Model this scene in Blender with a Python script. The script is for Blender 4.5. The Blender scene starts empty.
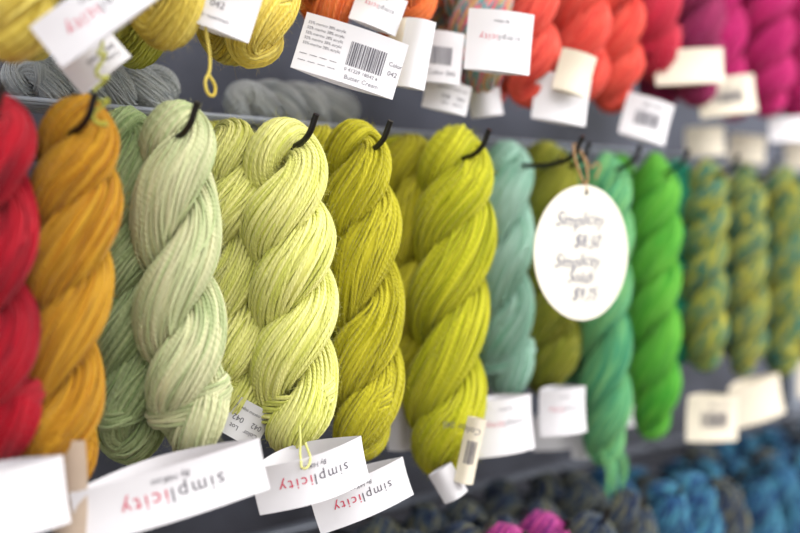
import bpy, math, random
import numpy as np
from mathutils import Matrix, Vector
random.seed(4)
Z0 = 1.45
scene = bpy.context.scene
scene.view_settings.view_transform = 'Standard'
scene.view_settings.look = 'None'
COL = scene.collection

def lin(c):
    return tuple(((v/255)/12.92 if v/255 <= .04045 else ((v/255+.055)/1.055)**2.4) for v in c)

# ------------------------------------------------------------------ materials
def yarn_mat(name, c1, c2=None, c3=None, mode='tonal', scale=16):
    m = bpy.data.materials.new(name); m.use_nodes = True
    nt = m.node_tree; N = nt.nodes; L = nt.links
    b = N['Principled BSDF']
    b.inputs['Roughness'].default_value = .92
    b.inputs['Specular IOR Level'].default_value = .1
    b.inputs['Sheen Weight'].default_value = .5
    b.inputs['Sheen Roughness'].default_value = .4
    c1 = lin(c1)
    c2 = lin(c2) if c2 else tuple(v*.62 for v in c1)
    b.inputs['Sheen Tint'].default_value = (*[min(1, v*.6+.4) for v in c1], 1)
    uv = N.new('ShaderNodeUVMap'); sep = N.new('ShaderNodeSeparateXYZ'); L.new(uv.outputs[0], sep.inputs[0])
    fl = N.new('ShaderNodeMath'); fl.operation = 'FLOOR'; L.new(sep.outputs[0], fl.inputs[0])
    wn = N.new('ShaderNodeTexWhiteNoise'); wn.noise_dimensions = '1D'; L.new(fl.outputs[0], wn.inputs['W'])
    tc = N.new('ShaderNodeTexCoord')
    oi = N.new('ShaderNodeObjectInfo')
    nz = N.new('ShaderNodeTexNoise'); nz.noise_dimensions = '4D'
    nz.inputs['Scale'].default_value = scale; nz.inputs['Detail'].default_value = 2
    L.new(tc.outputs['Object'], nz.inputs['Vector'])
    mw = N.new('ShaderNodeMath'); mw.operation = 'MULTIPLY_ADD'
    L.new(oi.outputs['Random'], mw.inputs[0]); mw.inputs[1].default_value = 20
    ms = N.new('ShaderNodeMath'); ms.operation = 'MULTIPLY'; L.new(wn.outputs['Value'], ms.inputs[0])
    ms.inputs[1].default_value = .35 if mode == 'tonal' else .6
    L.new(ms.outputs[0], mw.inputs[2]); L.new(mw.outputs[0], nz.inputs['W'])
    cr = N.new('ShaderNodeValToRGB'); L.new(nz.outputs['Fac'], cr.inputs[0])
    e = cr.color_ramp.elements
    if mode == 'tonal':
        e[0].position = .36; e[0].color = (*c2, 1)
        e[1].position = .58; e[1].color = (*c1, 1)
    else:
        c3 = lin(c3) if c3 else c1
        e[0].position = .42; e[0].color = (*c2, 1)
        e[1].position = .58; e[1].color = (*c3, 1)
        k = e.new(.5); k.color = (*c1, 1)
    br = N.new('ShaderNodeMapRange'); L.new(wn.outputs['Value'], br.inputs[0])
    br.inputs[3].default_value = .86; br.inputs[4].default_value = 1.08
    # plied yarn: dark twist line between the plies of each strand
    fr = N.new('ShaderNodeMath'); fr.operation = 'FRACT'; L.new(sep.outputs[0], fr.inputs[0])
    a1 = N.new('ShaderNodeMath'); a1.operation = 'MULTIPLY_ADD'
    L.new(sep.outputs[1], a1.inputs[0]); a1.inputs[1].default_value = 1900
    a2 = N.new('ShaderNodeMath'); a2.operation = 'MULTIPLY'; L.new(fr.outputs[0], a2.inputs[0]); a2.inputs[1].default_value = 6*math.pi
    L.new(a2.outputs[0], a1.inputs[2])
    sn = N.new('ShaderNodeMath'); sn.operation = 'SINE'; L.new(a1.outputs[0], sn.inputs[0])
    mul = N.new('ShaderNodeVectorMath'); mul.operation = 'SCALE'
    L.new(cr.outputs[0], mul.inputs[0]); L.new(br.outputs[0], mul.inputs['Scale'])
    L.new(mul.outputs[0], b.inputs['Base Color'])
    bp = N.new('ShaderNodeBump'); bp.inputs['Strength'].default_value = .45; bp.inputs['Distance'].default_value = .0004
    L.new(sn.outputs[0], bp.inputs['Height']); L.new(bp.outputs[0], b.inputs['Normal'])
    return m

def plain(name, c, rough=.6, metal=0, noise=0, nscale=20, trans=0):
    m = bpy.data.materials.new(name); m.use_nodes = True
    nt = m.node_tree; N = nt.nodes; L = nt.links; b = N['Principled BSDF']
    b.inputs['Roughness'].default_value = rough; b.inputs['Metallic'].default_value = metal
    c = lin(c)
    tc = N.new('ShaderNodeTexCoord'); nz = N.new('ShaderNodeTexNoise'); nz.inputs['Scale'].default_value = nscale
    nz.inputs['Detail'].default_value = 4
    L.new(tc.outputs['Object'], nz.inputs['Vector'])
    cr = N.new('ShaderNodeValToRGB'); L.new(nz.outputs['Fac'], cr.inputs[0])
    e = cr.color_ramp.elements
    e[0].position = .3; e[0].color = (*[v*(1-noise) for v in c], 1)
    e[1].position = .7; e[1].color = (*[min(1, v*(1+noise*.4)) for v in c], 1)
    L.new(cr.outputs[0], b.inputs['Base Color'])
    return m

paper = plain('paper_white', (226, 225, 230), .6, noise=.03, nscale=60)
paper_cream = plain('paper_cream', (228, 219, 200), .6, noise=.04, nscale=60)
paper_warm = plain('paper_kraft', (205, 185, 165), .7, noise=.08, nscale=60)
ink = plain('ink_grey', (92, 90, 100), .7)
ink_red = plain('ink_red', (205, 70, 95), .7)
ink_pen = plain('ink_pen', (85, 90, 120), .7)
black_metal = plain('hook_black', (14, 14, 16), .35)
rail_metal = plain('rail_metal', (105, 110, 122), .4, metal=.3)
twine_m = plain('twine', (165, 130, 90), .9, noise=.3, nscale=400)

# ------------------------------------------------------------------ skein mesh
def skein_mesh(name, seed, turns, NS=52, loose=1.0, m_tw=-4, a0=.0176, r0=.0168, EB=1.14, wrap=True):
    rg = np.random.default_rng(seed)
    Ls, h = .218, .028
    nb = 12
    beta = np.linspace(0, math.pi/2, nb)
    w_top = h*(1-np.cos(beta))
    mid = np.linspace(h, Ls-h, 84)[1:-1]
    w = np.concatenate([w_top, mid, Ls-w_top[::-1]])
    a = np.concatenate([a0*np.sin(beta), np.full(len(mid), a0), a0*np.sin(beta)[::-1]])
    s = w/Ls
    phi = -2*math.pi*turns*s + .28*np.sin(s*8+seed*1.7) + .12*np.sin(s*17+seed)
    rad = r0*(1-.22*np.exp(-(w/.022)**2)-.16*np.exp(-((Ls-w)/.018)**2))
    if wrap: rad = rad*(1-.15*np.exp(-((w-.185)/.012)**2))
    radA = rad*(1+.07*np.sin(s*14+seed*2)+.03*np.sin(s*31+seed)); radB = rad*(1+.07*np.sin(s*12+seed*3+1)+.03*np.sin(s*27+seed*2))
    sway = .004*np.sin(s*5+seed)
    z = -.014 - w
    A = np.stack([a*np.cos(phi)+sway, a*np.sin(phi), z], 1)
    B = np.stack([-a*np.cos(phi)+sway, -a*np.sin(phi), z], 1)
    bb = np.stack([-np.sin(phi), np.cos(phi), 0*phi], 1)
    P = np.concatenate([A, B[::-1][1:-1]])
    BN = np.concatenate([bb, bb[::-1][1:-1]])
    R = np.concatenate([radA, radB[::-1][1:-1]])
    def frames(P, BN):
        T = np.roll(P, -1, 0)-np.roll(P, 1, 0); T /= np.linalg.norm(T, axis=1)[:, None]
        BN = BN-(BN*T).sum(1)[:, None]*T; BN /= np.linalg.norm(BN, axis=1)[:, None]
        return T, BN, np.cross(BN, T)
    n = len(P)
    T, BN, NN = frames(P, BN)
    seg = np.linalg.norm(np.roll(P, -1, 0)-P, axis=1); arc = np.concatenate([[0], np.cumsum(seg)[:-1]]); tot = seg.sum()
    f = arc/tot*2*math.pi
    EN = .96
    V = []; F = []; UV = []
    K = 6
    ang = np.linspace(0, 2*math.pi, K, endpoint=False)
    off = 0
    def add_tube(C, rr, idx, P=P, arc=arc, tot=tot):
        nonlocal off
        n = len(C)
        Tt = np.roll(C, -1, 0)-np.roll(C, 1, 0); Tt /= np.linalg.norm(Tt, axis=1)[:, None]+1e-9
        out = C-P; out = out-(out*Tt).sum(1)[:, None]*Tt; out /= np.linalg.norm(out, axis=1)[:, None]+1e-9
        sd = np.cross(Tt, out)
        ring = C[:, None, :]+rr*(np.cos(ang)[None, :, None]*out[:, None, :]+np.sin(ang)[None, :, None]*sd[:, None, :])
        V.append(ring.reshape(-1, 3))
        i = np.arange(n)[:, None]; j = np.arange(K)[None, :]
        i2 = (i+1) % n; j2 = (j+1) % K
        quad = np.stack([i*K+j+0*i, i*K+j2, i2*K+j2, i2*K+j], -1).reshape(-1, 4)+off
        F.append(quad)
        al = np.append(arc, tot)
        v0 = np.broadcast_to(al[:-1][:, None], (n, K)); v1 = np.broadcast_to(al[1:][:, None], (n, K))
        u0 = np.broadcast_to((np.arange(K)/K)[None], (n, K))*.999+idx; u1 = u0+.999/K
        uvq = np.stack([np.stack([u0, v0], -1), np.stack([u1, v0], -1), np.stack([u1, v1], -1), np.stack([u0, v1], -1)], 2)
        UV.append(uvq.reshape(-1, 2))
        off += n*K
    for k in range(NS):
        p = rg.uniform(0, 6.28, 4); fq = rg.integers(2, 10, 3)
        al = 2*math.pi*k/NS + m_tw*f + (2*math.pi/NS)*loose*(.65*np.sin(fq[0]*f+p[0])+.4*np.sin(fq[1]*f+p[1])) + rg.normal(0, .015)
        ro = R+.0004*loose*np.sin(fq[2]*f+p[2])+rg.normal(0, .00025)
        C = P+(ro*EN*np.cos(al))[:, None]*NN+(ro*EB*np.sin(al))[:, None]*BN
        add_tube(C, .0013*rg.uniform(.9, 1.1), k)
    for k in range(5):
        p = rg.uniform(0, 6.28, 4)
        al = 2*math.pi*rg.random() + m_tw*f + .35*np.sin(3*f+p[0])+.2*np.sin(7*f+p[1])
        ro = R+.0011+.0005*np.sin(5*f+p[2])
        C = P+(ro*EN*np.cos(al))[:, None]*NN+(ro*EB*np.sin(al))[:, None]*BN
        add_tube(C, .0012, 90+k)
    if wrap:
        # the looped end of the hank gathered round the bottom of the skein
        ie = int(np.argmin(np.abs(w-.190))); pe = phi[ie]
        tt = np.linspace(0, 2*math.pi, 72, endpoint=False)
        for k in range(16):
            row = (k % 8)/7-.5; lay = k//8
            ra = .0318-.0012*lay+.0010*math.cos(row*3)+rg.normal(0, .0004); rb = .0200-.0012*lay+.0010*math.cos(row*3)+rg.normal(0, .0004)
            ph = rg.uniform(0, 6)
            x = ra*np.cos(tt); y = rb*np.sin(tt)
            zz = -.014-.190+row*.0165+.0075*np.cos(tt+pe+.3)+.0009*np.sin(3*tt+ph)
            C = np.stack([x*math.cos(pe)-y*math.sin(pe)+sway[ie], x*math.sin(pe)+y*math.cos(pe), zz], 1)
            cen = np.stack([0*x+sway[ie], 0*x, zz], 1)
            ar = np.linspace(0, .17, 73)
            add_tube(C, .0013*rg.uniform(.9, 1.1), 60+k, cen, ar[:-1], ar[-1])
    KK = 12
    ga = np.linspace(0, 2*math.pi, KK, endpoint=False)
    ring = P[:, None, :]+(R*EN*.95)[:, None, None]*np.cos(ga)[None, :, None]*NN[:, None, :]+(R*EB*.95)[:, None, None]*np.sin(ga)[None, :, None]*BN[:, None, :]
    V.append(ring.reshape(-1, 3))
    i = np.arange(n)[:, None]; j = np.arange(KK)[None, :]
    quad = np.stack([i*KK+j, i*KK+(j+1) % KK, ((i+1) % n)*KK+(j+1) % KK, ((i+1) % n)*KK+j], -1).reshape(-1, 4)+off
    F.append(quad); UV.append(np.tile(np.array([[77.5, .1]]), (len(quad)*4, 1))); off += n*KK
    NH = 9000
    ii = rg.integers(0, n, NH); aa = rg.uniform(0, 2*math.pi, NH)
    o = NN[ii]*(np.cos(aa)*EN)[:, None]+BN[ii]*(np.sin(aa)*EB)[:, None]
    base = P[ii]+o*(R[ii]+.0007)[:, None]
    d1 = o/np.linalg.norm(o, axis=1)[:, None]*.7+rg.normal(0, .6, (NH, 3))
    d2 = d1*.5+rg.normal(0, .8, (NH, 3))
    ln = rg.uniform(.0010, .0034, NH)[:, None]
    p1 = base+d1*ln; p2 = p1+d2*ln*.8
    sv = np.cross(d1, rg.normal(0, 1, (NH, 3))); sv /= np.linalg.norm(sv, axis=1)[:, None]; sv *= .00005
    hv = np.stack([base-sv, base+sv, p1+sv, p1-sv, p2+sv*.5, p2-sv*.5], 1).reshape(-1, 3)
    V.append(hv); bi = np.arange(NH)[:, None]*6+off
    F.append(np.concatenate([bi+np.array([[0, 1, 2, 3]]), bi+np.array([[3, 2, 4, 5]])]).reshape(-1, 4))
    UV.append(np.tile(np.array([[3.5, .1]]), (NH*2*4, 1)))
    V = np.concatenate(V); F = np.concatenate(F); UV = np.concatenate(UV)
    me = bpy.data.meshes.new(name)
    me.vertices.add(len(V)); me.vertices.foreach_set('co', V.astype(np.float32).ravel())
    me.loops.add(len(F)*4); me.loops.foreach_set('vertex_index', F.astype(np.int32).ravel())
    me.polygons.add(len(F)); me.polygons.foreach_set('loop_start', (np.arange(len(F))*4).astype(np.int32))
    me.polygons.foreach_set('use_smooth', np.ones(len(F), dtype=bool))
    ul = me.uv_layers.new(name='UVMap'); ul.data.foreach_set('uv', UV.astype(np.float32).ravel())
    me.update(calc_edges=True); me.validate()
    me.materials.append(None)
    return me

MESH = [skein_mesh('skein_a', 1, 2.1), skein_mesh('skein_b', 2, 1.8, m_tw=-4), skein_mesh('skein_c', 3, 2.25),
        skein_mesh('skein_d', 5, 2.0, loose=1.3), skein_mesh('skein_e', 8, 2.7, NS=46, m_tw=-5, a0=.0190, r0=.0152, EB=1.05, wrap=False),
        skein_mesh('skein_f', 11, 2.0, loose=1.1, m_tw=-4)]

def skein(X, Y, ztop, zbot, width, mat, var=0, rz=0, lean=0):
    o = bpy.data.objects.new('yarn_skein', MESH[var % len(MESH)])
    COL.objects.link(o)
    o.material_slots[0].link = 'OBJECT'; o.material_slots[0].material = mat
    sc = (ztop-zbot)/.247; sw = width/.067
    o.scale = (sw, sw, sc)
    o.location = (X, Y, Z0+ztop)
    o.rotation_euler = (0, math.radians(lean), math.radians(rz))
    return o

M = {}
def ym(key, *a, **k):
    M[key] = yarn_mat('yarn_'+key, *a, **k); return M[key]
ym('crimson', (164, 18, 36), (118, 10, 28))
ym('mustard', (188, 142, 42), (160, 106, 20))
ym('sage', (208, 208, 166), (172, 186, 136))
ym('sage_dark', (168, 182, 134), (132, 154, 102))
ym('limepale', (232, 230, 148), (206, 210, 104))
ym('limeback', (206, 204, 96), (178, 178, 58))
ym('chartreuse', (192, 184, 52), (156, 150, 28))
ym('acid', (190, 188, 46), (154, 158, 22))
ym('aqua', (172, 206, 192), (122, 176, 150))
ym('olive', (142, 142, 50), (104, 110, 30))
ym('jade', (120, 182, 118), (58, 144, 110))
ym('green', (104, 180, 64), (48, 144, 40))
ym('teal', (40, 150, 120), (22, 120, 92))
ym('varieg', (108, 136, 70), (40, 110, 110), (188, 178, 70), mode='v', scale=42)
ym('varieg2', (124, 146, 76), (42, 98, 96), (190, 180, 76), mode='v', scale=48)
ym('yellow', (230, 212, 112), (212, 186, 72))
ym('yellowgreen', (190, 192, 88), (166, 168, 60))
ym('orange', (234, 130, 74), (216, 100, 50))
ym('tealpink', (90, 165, 170), (220, 115, 130), (200, 160, 115), mode='v', scale=34)
ym('coral', (230, 96, 80), (210, 64, 58))
ym('redpink', (200, 56, 76), (178, 38, 64))
ym('plum', (158, 50, 96), (130, 38, 84))
ym('magenta', (198, 44, 116), (168, 30, 96))
ym('blue', (44, 88, 132), (26, 50, 90), (74, 136, 158), mode='v', scale=44)
ym('navy', (56, 72, 94), (32, 40, 66), (108, 108, 88), mode='v', scale=44)
ym('purple', (150, 50, 115), (105, 34, 100), (190, 75, 145), mode='v', scale=40)
ym('paleteal', (206, 210, 212), (172, 180, 186))

main = [
 (.283, .00, .089, -.146, .066, 'crimson', 1, 20, 0),
 (.343, .00, .090, -.172, .058, 'mustard', 0, -10, 3),
 (.405, .045, .0915, -.166, .060, 'sage_dark', 2, 30, 0),
 (.4170, .00, .093, -.162, .060, 'sage', 1, 0, -3),
 (.507, .085, .091, -.145, .062, 'limeback', 0, 40, 0),
 (.495, .042, .089, -.150, .064, 'limepale', 3, 70, 0),
 (.516, .00, .088, -.170, .067, 'limepale', 5, 10, -1.5),
 (.588, .00, .092, -.184, .062, 'chartreuse', 3, -15, -1),
 (.590, .05, .091, -.155, .063, 'chartreuse', 2, 60, 0),
 (.706, .085, .091, -.160, .062, 'acid', 2, 0, 0),
 (.690, .045, .090, -.162, .064, 'chartreuse', 1, 50, 0),
 (.695, .00, .094, -.216, .071, 'acid', 0, 0, 1),
 (.800, .03, .089, -.160, .056, 'aqua', 1, 0, 0),
 (.802, .08, .089, -.160, .056, 'aqua', 2, 40, 0),
 (.863, .03, .092, -.160, .066, 'olive', 3, 0, 0),
 (.866, .08, .092, -.160, .062, 'olive', 0, 30, 0),
 (.917, .00, .084, -.238, .054, 'jade', 4, 0, 0),
 (.925, .05, .084, -.16, .054, 'jade', 1, 60, 0),
 (1.003, .00, .088, -.222, .056, 'green', 4, 20, 0),
 (1.010, .05, .088, -.16, .056, 'green', 1, 80, 0),
 (1.100, .035, .084, -.150, .050, 'teal', 2, 0, 0),
 (1.104, .00, .085, -.158, .050, 'varieg', 4, 0, 0),
 (1.190, .00, .083, -.170, .052, 'varieg2', 4, 50, 0),
 (1.195, .05, .083, -.150, .052, 'varieg', 0, 50, 0),
 (1.283, .00, .084, -.176, .054, 'varieg', 2, 30, 0),
 (1.290, .05, .084, -.16, .054, 'varieg2', 4, 30, 0),
 (1.375, .00, .084, -.176, .056, 'varieg2', 4, 30, 0),
 (1.47, .00, .084, -.176, .056, 'olive', 4, 30, 0),
 (1.56, .00, .084, -.176, .056, 'jade', 4, 30, 0),
 (.205, .00, .089, -.15, .066, 'crimson', 2, 20, 0),
]
for a in main:
    skein(a[0], a[1], a[2], a[3], a[4], M[a[5]], a[6], a[7], a[8])

upper = [
 (.298, .00, .106, .070, 'yellow', 0, 0), (.375, .02, .129, .055, 'yellowgreen', 1, 30), (.402, -.01, .125, .058, 'yellow', 2, 0),
 (.345, .06, .118, .055, 'yellow', 3, 40), (.42, .06, .122, .055, 'yellowgreen', 2, 10),
 (.4885, .00, .121, .062, 'yellow', 3, 0), (.50, .05, .13, .062, 'yellow', 1, 40),
 (.58, .03, .16, .06, 'orange', 1, 0), (.648, .00, .172, .055, 'orange', 0, 0), (.68, .05, .16, .055, 'orange', 0, 60),
 (.731, .00, .124, .062, 'tealpink', 1, 0), (.74, .05, .13, .062, 'tealpink', 2, 50), (.797, .00, .115, .056, 'coral', 4, 0),
 (.80, .05, .12, .056, 'coral', 0, 60), (.870, .00, .128, .062, 'coral', 2, 0), (.928, .00, .120, .06, 'coral', 4, 30), (.90, .05, .13, .06, 'coral', 1, 60),
 (1.0, .00, .158, .058, 'redpink', 1, 0), (1.0, .05, .15, .058, 'redpink', 2, 70), (1.083, .00, .138, .060, 'plum', 4, 0), (1.09, .05, .14, .060, 'plum', 1, 60),
 (1.165, .02, .150, .060, 'magenta', 3, 50), (1.237, .00, .138, .064, 'magenta', 4, 0), (1.25, .05, .14, .064, 'magenta', 1, 60),
 (1.33, .00, .14, .066, 'magenta', 2, 0), (1.42, .00, .14, .066, 'plum', 2, 30), (1.5, .00, .14, .066, 'magenta', 0, 30),
]
for X, Y, zb, w, c, v, rz in upper:
    skein(X, Y, zb+.255, zb, w, M[c], v, rz, 0)

xs = np.arange(.62, 1.9, .062)
rr = random.Random(9)
for i, X in enumerate(xs):
    for j, Y in enumerate((-.02, .035, .09)):
        if X < .83: c = 'purple' if (j == 0 and X > .66) else 'navy'
        elif X < .98: c = 'navy'
        else: c = 'blue' if (i+j) % 4 else 'navy'
        zt = -.262+rr.uniform(-.008, .008)-(.012 if X > 1.1 else 0)
        skein(X+rr.uniform(-.008, .008), Y, zt, zt-.25, .060, M[c], rr.randint(0, 4), rr.uniform(0, 180), 0)

for X, Y, z, c, rz in [(.40, .125, .118, 'paleteal', 80), (.60, .13, .116, 'paleteal', 60)]:
    o = skein(X, Y, z, z-.25, .055, M[c], 2, 0, 0)
    o.matrix_world = Matrix.Translation((X+.10, Y, Z0+z)) @ Matrix.Rotation(math.radians(90), 4, 'Y') @ Matrix.Rotation(math.radians(rz), 4, 'Z') @ Matrix.Diagonal((.6, .6, .6, 1))

# ------------------------------------------------------------------ tubes / hooks
def tube(name, pts, r, mat, res=12, cyclic=False):
    cu = bpy.data.curves.new(name, 'CURVE'); cu.dimensions = '3D'; cu.bevel_depth = r; cu.bevel_resolution = 3
    cu.resolution_u = res; cu.use_fill_caps = True
    sp = cu.splines.new('BEZIER'); sp.bezier_points.add(len(pts)-1)
    for p, q in zip(sp.bezier_points, pts):
        p.co = q; p.handle_left_type = p.handle_right_type = 'AUTO'
    sp.use_cyclic_u = cyclic
    o = bpy.data.objects.new(name, cu); COL.objects.link(o); cu.materials.append(mat)
    return o

WY = .17
def hook(X, zh, tip=-.042, base=WY):
    z = Z0+zh
    return tube('display_hook', [(X, base, z), (X, base-.03, z), (X, .02, z), (X, tip+.028, z), (X+.001, tip+.010, z+.007), (X+.002, tip, z+.023)], .0024, black_metal)
for X, t in [(.276, -.04), (.335, -.040), (.410, -.038), (.512, -.038), (.584, -.04), (.692, -.045), (.80, -.06), (.863, -.02), (.919, -.04), (1.004, -.04), (1.104, -.04), (1.19, -.04), (1.284, -.04), (1.375, -.04), (1.47, -.04), (1.56, -.04)]:
    hook(X, .064, t)
for X in [.298, .402, .4885, .58, .648, .731, .797, .87, .928, 1.0, 1.083, 1.165, 1.237, 1.33, 1.42, 1.5]:
    hook(X, .36)
for X in xs:
    hook(float(X), -.285)

# ------------------------------------------------------------------ labels
_tc = {}
def text_mesh(s, shear=0, space=1.0):
    k = (s, shear, space)
    if k in _tc: return _tc[k]
    cu = bpy.data.curves.new('t', 'FONT'); cu.body = s; cu.size = 1; cu.shear = shear; cu.space_character = space
    cu.resolution_u = 3
    o = bpy.data.objects.new('t', cu); COL.objects.link(o)
    dg = bpy.context.evaluated_depsgraph_get(); dg.update()
    me = bpy.data.meshes.new_from_object(o.evaluated_get(dg))
    v = [(q.co.x, q.co.y) for q in me.vertices]; f = [tuple(p.vertices) for p in me.polygons]
    bpy.data.objects.remove(o); bpy.data.meshes.remove(me); bpy.data.curves.remove(cu)
    w = max(q[0] for q in v)
    _tc[k] = (v, f, w); return _tc[k]

def label(X, Y, z, W, H, yaw, roll, kind='logo', mat=paper, bulge=.006, back=.02, tilt=0, flip=True):
    V = []; F = []; MI = []
    nx, nz = 24, 4
    def front(u, v, e=0):
        t = u/(W/2)
        return (u, -bulge*math.cos(t*math.pi/2)-.002*(v/H)**2*4*(1 if bulge else 0)-e, v)
    def bk(u, v):
        t = u/(W/2)
        return (u, back*math.cos(t*math.pi/2)-.002*(v/H)**2*4, v)
    for fn in (front, bk):
        b = len(V)
        for i in range(nx+1):
            for j in range(nz+1):
                V.append(fn(-W/2+W*i/nx, -H/2+H*j/nz))
        for i in range(nx):
            for j in range(nz):
                q = b+i*(nz+1)+j; F.append((q, q+nz+1, q+nz+2, q+1)); MI.append(0)
    sgn = -1 if flip else 1
    def put(s, cx, cy, size, mi, shear=0, space=1.0, anchor=0):
        v, f, w = text_mesh(s, shear, space); b = len(V)
        for (x, y) in v:
            V.append(front(sgn*(cx+(x-anchor*w)*size), sgn*(cy+y*size), .0003))
        for p in f: F.append(tuple(b+i for i in p)); MI.append(mi)
        return w*size
    def rect(x0, y0, x1, y1, mi=1):
        b = len(V)
        for p in ((x0, y0), (x1, y0), (x1, y1), (x0, y1)): V.append(front(sgn*p[0], sgn*p[1], .0003))
        F.append((b, b+1, b+2, b+3)); MI.append(mi)
    def barcode(x0, y0, w, h):
        rb = random.Random(3); x = x0
        while x < x0+w:
            t = rb.choice([.0004, .0007, .0011]); rect(x, y0, x+t, y0+h); x += t+rb.choice([.0005, .0008])
    if kind == 'logo':
        sz = min(W*.13, H*.40)
        v, f, w1 = text_mesh('simpl', 0, 1.25); w2 = text_mesh('icity', 0, 1.25)[2]
        x0 = -(w1+w2+.12)*sz/2
        put('simpl', x0, -H*.10, sz, 1, 0, 1.25); put('icity', x0+(w1+.12)*sz, -H*.10, sz, 2, 0, 1.25)
        put('By HiKoo', x0+(w1-1)*sz, -H*.34, sz*.45, 1, .15)
    elif kind == 'barcode':
        barcode(-W*.02, -H*.18, W*.34, H*.42)
        put('0 41229 18042 6', -W*.02, -H*.28, H*.09, 1)
        put('Color', W*.37, H*.05, H*.10, 1); put('042', W*.38, -H*.12, H*.12, 1)
        for k in range(5): put('55% merino 28% acrylic', -W*.46, H*(.33-.09*k), H*.07, 1)
        for k in range(4): rect(-W*.46+k*.0075, -H*.32, -W*.46+k*.0075+.0055, -H*.31); rect(-W*.46+k*.0075, -H*.2, -W*.46+k*.0075+.0055, -H*.19)
        put('Butter Cream', W*.0, -H*.42, H*.11, 1)
    elif kind == 'info':
        put('Color   Lot', -W*.40, H*.18, H*.17, 1); put('042    042', -W*.40, -H*.06, H*.2, 1); put('55% merino superwash', -W*.42, -H*.3, H*.11, 1)
    elif kind == 'bar2':
        barcode(-W*.25, -H*.15, W*.5, H*.35); put('Color 045', -W*.3, -H*.35, H*.14, 1)
    me = bpy.data.meshes.new('yarn_label'); me.from_pydata(V, [], F)
    for m in (mat, ink, ink_red): me.materials.append(m)
    me.polygons.foreach_set('material_index', MI)
    for p in me.polygons: p.use_smooth = (p.material_index == 0)
    o = bpy.data.objects.new('yarn_label', me); COL.objects.link(o)
    o.matrix_world = Matrix.Translation((X, Y, Z0+z)) @ Matrix.Rotation(math.radians(yaw), 4, 'Z') @ Matrix.Rotation(math.radians(-roll), 4, 'Y') @ Matrix.Rotation(math.radians(tilt), 4, 'X')
    return o

def yof(D): return D-.67
label(.276, yof(.635), -.159, .078, .042, -10, 6, 'none')
label(.330, yof(.655), -.160, .030, .06, -70, 0, 'none', paper_warm, back=.006)
label(.387, yof(.625), -.1675, .126, .036, -20, 12, 'logo', back=.03)
label(.502, yof(.625), -.174, .086, .034, -20, 12, 'logo', bulge=.014, back=.03)
label(.560, yof(.635), -.200, .080, .032, -20, 17, 'logo', back=.02)
label(.671, yof(.625), -.179, .016, .055, -40, -12, 'bar2', paper_cream, back=.004)
label(.66, yof(.64), -.207, .022, .028, -40, 30, 'none', back=.004)
label(.7465, yof(.655), -.1716, .058, .050, -22, 5, 'logo')
label(.837, yof(.66), -.169, .050, .044, -22, 2, 'logo')
label(1.0885, yof(.65), -.2035, .066, .050, -25, -2, 'bar2', paper_cream)
label(1.184, yof(.65), -.194, .074, .048, -22, 12, 'none', paper_cream)
label(.928, yof(.70), -.212, .035, .040, -25, 0, 'none')
label(1.01, yof(.72), -.19, .045, .045, -25, 0, 'none')
label(.68, yof(.72), -.171, .022, .045, -30, 0, 'none', back=.004)
label(.491, yof(.69), -.142, .034, .03, -30, -30, 'info', back=.004)
label(.905, yof(.72), -.205, .06, .035, -20, 0, 'none')
label(1.36, yof(.66), -.185, .07, .045, -20, 0, 'none', paper_cream)
# upper row
label(.337, yof(.62), .138, .085, .030, -28, 38, 'logo', back=.01)
label(.352, yof(.66), .112, .04, .026, -30, 40, 'info', back=.006)
label(.4, yof(.61), .172, .05, .03, -32, -18, 'info', flip=False, back=.01)
label(.433, yof(.64), .155, .056, .034, -32, -18, 'info', flip=False, back=.01)
label(.5357, yof(.62), .1297, .078, .042, -38, -17, 'barcode', flip=False, back=.015)
label(.622, yof(.64), .143, .024, .055, -40, -10, 'none', back=.006)
label(.640, yof(.67), .150, .026, .055, -40, 4, 'none', paper_cream, back=.006)
label(.681, yof(.67), .150, .038, .044, -38, -6, 'bar2', flip=False, back=.006)
label(.699, yof(.68), .119, .040, .026, -38, -12, 'info', back=.006)
label(.694, yof(.615), .158, .055, .050, -38, -5, 'logo', back=.01)
label(.760, yof(.69), .122, .030, .030, -38, 8, 'none', back=.006)
label(.814, yof(.645), .124, .052, .044, -35, -8, 'none', back=.01)
label(.814, yof(.63), .146, .034, .038, -35, -15, 'none', paper_cream, back=.006)
label(1.021, yof(.64), .174, .076, .036, -35, 4, 'none', paper_cream, back=.012)
label(.943, yof(.64), .114, .050, .042, -35, -15, 'bar2', back=.012)
label(1.113, yof(.65), .152, .068, .042, -35, 8, 'bar2', paper_cream, back=.012)
label(1.28, yof(.66), .127, .06, .030, -30, 3, 'none', back=.012)
label(.60, yof(.66), .178, .04, .03, -35, -20, 'logo', back=.006)
label(1.20, .06, .112, .05, .035, -35, 3, 'none', paper_cream, back=.01)
label(1.30, .06, .108, .05, .035, -35, -5, 'none', paper_cream, back=.01)
label(1.42, .04, .105, .06, .035, -35, 3, 'none', paper_cream, back=.01)

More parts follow.
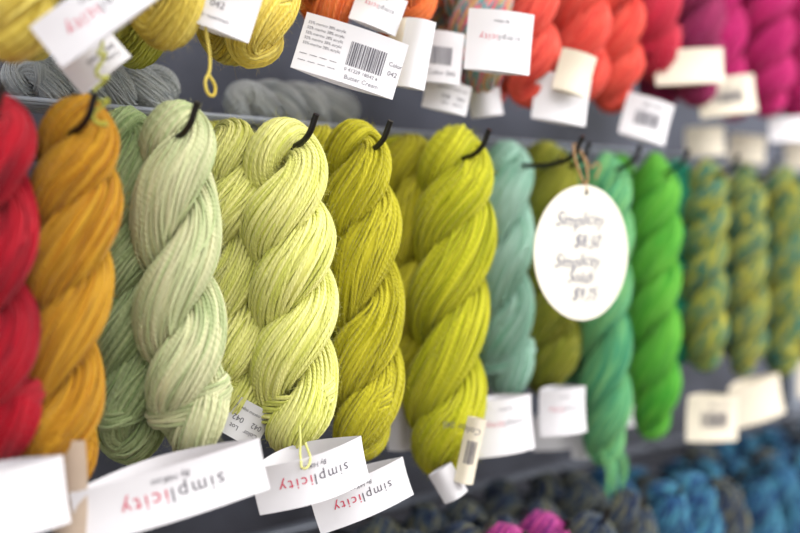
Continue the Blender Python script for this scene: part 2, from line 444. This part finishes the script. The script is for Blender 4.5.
# ------------------------------------------------------------------ round price sign
def price_sign():
    R = .0585; n = 96
    V = []; F = []; MI = []
    def bend(x, y): return -.0025*math.cos(x/R*1.5)
    for side, dy in ((0, 0), (1, .0012)):
        b = len(V)
        V.append((0, bend(0, 0)+dy, 0))
        for k in range(1, 9):
            for i in range(n):
                a = 2*math.pi*i/n; x = R*k/8*math.cos(a); z = R*k/8*math.sin(a)*1.02
                V.append((x, bend(x, z)+dy, z))
        for i in range(n): F.append((b, b+1+i, b+1+(i+1) % n))
        for k in range(7):
            for i in range(n):
                q = b+1+k*n; F.append((q+i, q+n+i, q+n+(i+1) % n, q+(i+1) % n))
    e0 = 1+7*n; e1 = len(V)-n
    for i in range(n): F.append((e0+i, e1+i, e1+(i+1) % n, e0+(i+1) % n))
    MI = [0]*len(F)
    for s, x, z, size in [('Simplicity', -.036, .022, .0155), ('$8.50', -.014, .004, .0145), ('Simplicity', -.036, -.014, .0145), ('Solids', -.020, -.027, .0135), ('$9.75', -.014, -.042, .0135)]:
        v, f, w = text_mesh(s, .35, 1.0); b = len(V)
        for (px, py) in v:
            a = x+px*size; c = z+py*size*(1.1)+.0012*math.sin(px*3)+px*size*.05; V.append((a, bend(a, c)-.0004, c))
        for p in f: F.append(tuple(b+i for i in p)); MI.append(1)
    b = len(V)
    for i in range(16):
        a = 2*math.pi*i/16
        V.append((.0022*math.cos(a), bend(0, 0)-.0005, .053+.0022*math.sin(a)))
    F.append(tuple(range(b, b+16))); MI.append(2)
    me = bpy.data.meshes.new('round_price_sign'); me.from_pydata(V, [], F)
    for m in (plain('sign_card', (224, 219, 206), .5, noise=.02), ink_pen, black_metal): me.materials.append(m)
    me.polygons.foreach_set('material_index', MI)
    o = bpy.data.objects.new('round_price_sign', me); COL.objects.link(o)
    o.matrix_world = Matrix.Translation((.791, -.068, Z0-.017)) @ Matrix.Rotation(math.radians(-7), 4, 'Z') @ Matrix.Rotation(math.radians(2), 4, 'Y')
    return o
price_sign()
tube('hanging_twine', [(.794, -.071, Z0+.037), (.788, -.066, Z0+.055), (.795, -.055, Z0+.074), (.801, -.052, Z0+.080), (.805, -.056, Z0+.072), (.800, -.066, Z0+.055), (.795, -.069, Z0+.039)], .0011, twine_m)
tube('hanging_twine', [(.801, -.054, Z0+.075), (.812, -.056, Z0+.066), (.822, -.054, Z0+.060), (.830, -.056, Z0+.064), (.826, -.056, Z0+.05)], .0009, twine_m)

# ------------------------------------------------------------------ loose yarn tails
pts = [(.345, -.03, Z0+.16)]
for k in range(16):
    t = k/15
    pts.append((.343+.004*math.sin(k*2.3), -.036+.004*math.cos(k*1.9), Z0+.135-.072*t+(.006 if k % 3 == 0 else 0)))
tube('loose_yarn_tail', pts, .0012, M['yellowgreen'])
tube('loose_yarn_tail', [(.424, -.03, Z0+.14), (.426, -.032, Z0+.112), (.421, -.034, Z0+.100), (.425, -.035, Z0+.093), (.429, -.034, Z0+.098), (.424, -.033, Z0+.108)], .0011, M['yellow'])
tube('loose_yarn_tail', [(.500, -.035, Z0-.140), (.495, -.042, Z0-.150), (.486, -.054, Z0-.160), (.484, -.060, Z0-.165), (.489, -.060, Z0-.162), (.495, -.048, Z0-.15)], .0009, M['limepale'])
for k in range(9):
    x = .905+.004*k
    tube('loose_yarn_tail', [(x, -.004, Z0-.215), (x+.003*math.sin(k), -.012, Z0-.235), (x+.004*math.cos(k*2), -.010, Z0-.255-.004*(k % 3))], .0014, M['jade'])

# ------------------------------------------------------------------ room & rack
def box(name, x0, x1, y0, y1, z0, z1, mat, bev=0):
    import bmesh
    bm = bmesh.new(); bmesh.ops.create_cube(bm, size=1)
    for v in bm.verts:
        v.co = ((x0+x1)/2+v.co.x*(x1-x0), (y0+y1)/2+v.co.y*(y1-y0), (z0+z1)/2+v.co.z*(z1-z0))
    if bev: bmesh.ops.bevel(bm, geom=bm.edges[:], offset=bev, segments=2, affect='EDGES')
    me = bpy.data.meshes.new(name); bm.to_mesh(me); bm.free(); me.materials.append(mat)
    o = bpy.data.objects.new(name, me); COL.objects.link(o); return o
wall_m = plain('wall_slate', (84, 88, 102), .7, noise=.6, nscale=9)
floor_m = plain('floor_wood', (120, 95, 72), .5, noise=.3, nscale=5)
box('wall_back', -3, 5, .36, .46, 0, 2.9, wall_m)
box('floor', -3, 5, -4, .36, -.1, 0, floor_m)
root = bpy.data.objects.new('display_rack', None); COL.objects.link(root)
post_m = plain('rack_post', (165, 172, 186), .45, noise=.1)
for k, x in enumerate((-.5, .24, 1.66, 3.1)):
    o = box('post_%d' % k, x-.014, x+.014, WY, WY+.03, 0, 2.3, post_m, .002); o.parent = root
for k, z in enumerate((.36, .064, -.285)):
    o = tube('hook_rail_%d' % k, [(-.6, WY, Z0+z), (.6, WY, Z0+z), (1.8, WY, Z0+z), (3.2, WY, Z0+z)], .007, rail_metal); o.parent = root
for k, y in enumerate(np.linspace(.10, .17, 5)):
    o = tube('ledge_wire_%d' % k, [(-.6, float(y), Z0+.097), (.6, float(y), Z0+.097), (1.8, float(y), Z0+.097), (3.2, float(y), Z0+.097)], .002, post_m); o.parent = root

# ------------------------------------------------------------------ lights
w = bpy.data.worlds.new('World'); scene.world = w; w.use_nodes = True
bg = w.node_tree.nodes['Background']; bg.inputs[0].default_value = (1, .985, .975, 1); bg.inputs[1].default_value = 1.2
def area(name, loc, tgt, size, power, col):
    l = bpy.data.lights.new(name, 'AREA'); l.size = size; l.energy = power; l.color = col
    o = bpy.data.objects.new(name, l); COL.objects.link(o); o.location = loc
    o.rotation_euler = (Vector(tgt)-Vector(loc)).to_track_quat('-Z', 'Y').to_euler()
area('window_light', (2.0, -1.7, 2.5), (.7, 0, 1.4), 1.3, 56, (1, .98, .95))
area('ceiling_light', (.2, -1.0, 2.7), (.6, 0, 1.4), 1.0, 15, (1, .97, .94))

# ------------------------------------------------------------------ camera
cd = bpy.data.cameras.new('camera'); cam = bpy.data.objects.new('camera', cd); COL.objects.link(cam)
cam.location = (0, -.67, Z0); cam.rotation_euler = (math.radians(90-1.7), 0, math.radians(-43.4))
cd.lens = 50; cd.sensor_width = 36; cd.clip_start = .01
cd.dof.use_dof = True; cd.dof.focus_distance = .83; cd.dof.aperture_fstop = 2.0
scene.camera = cam
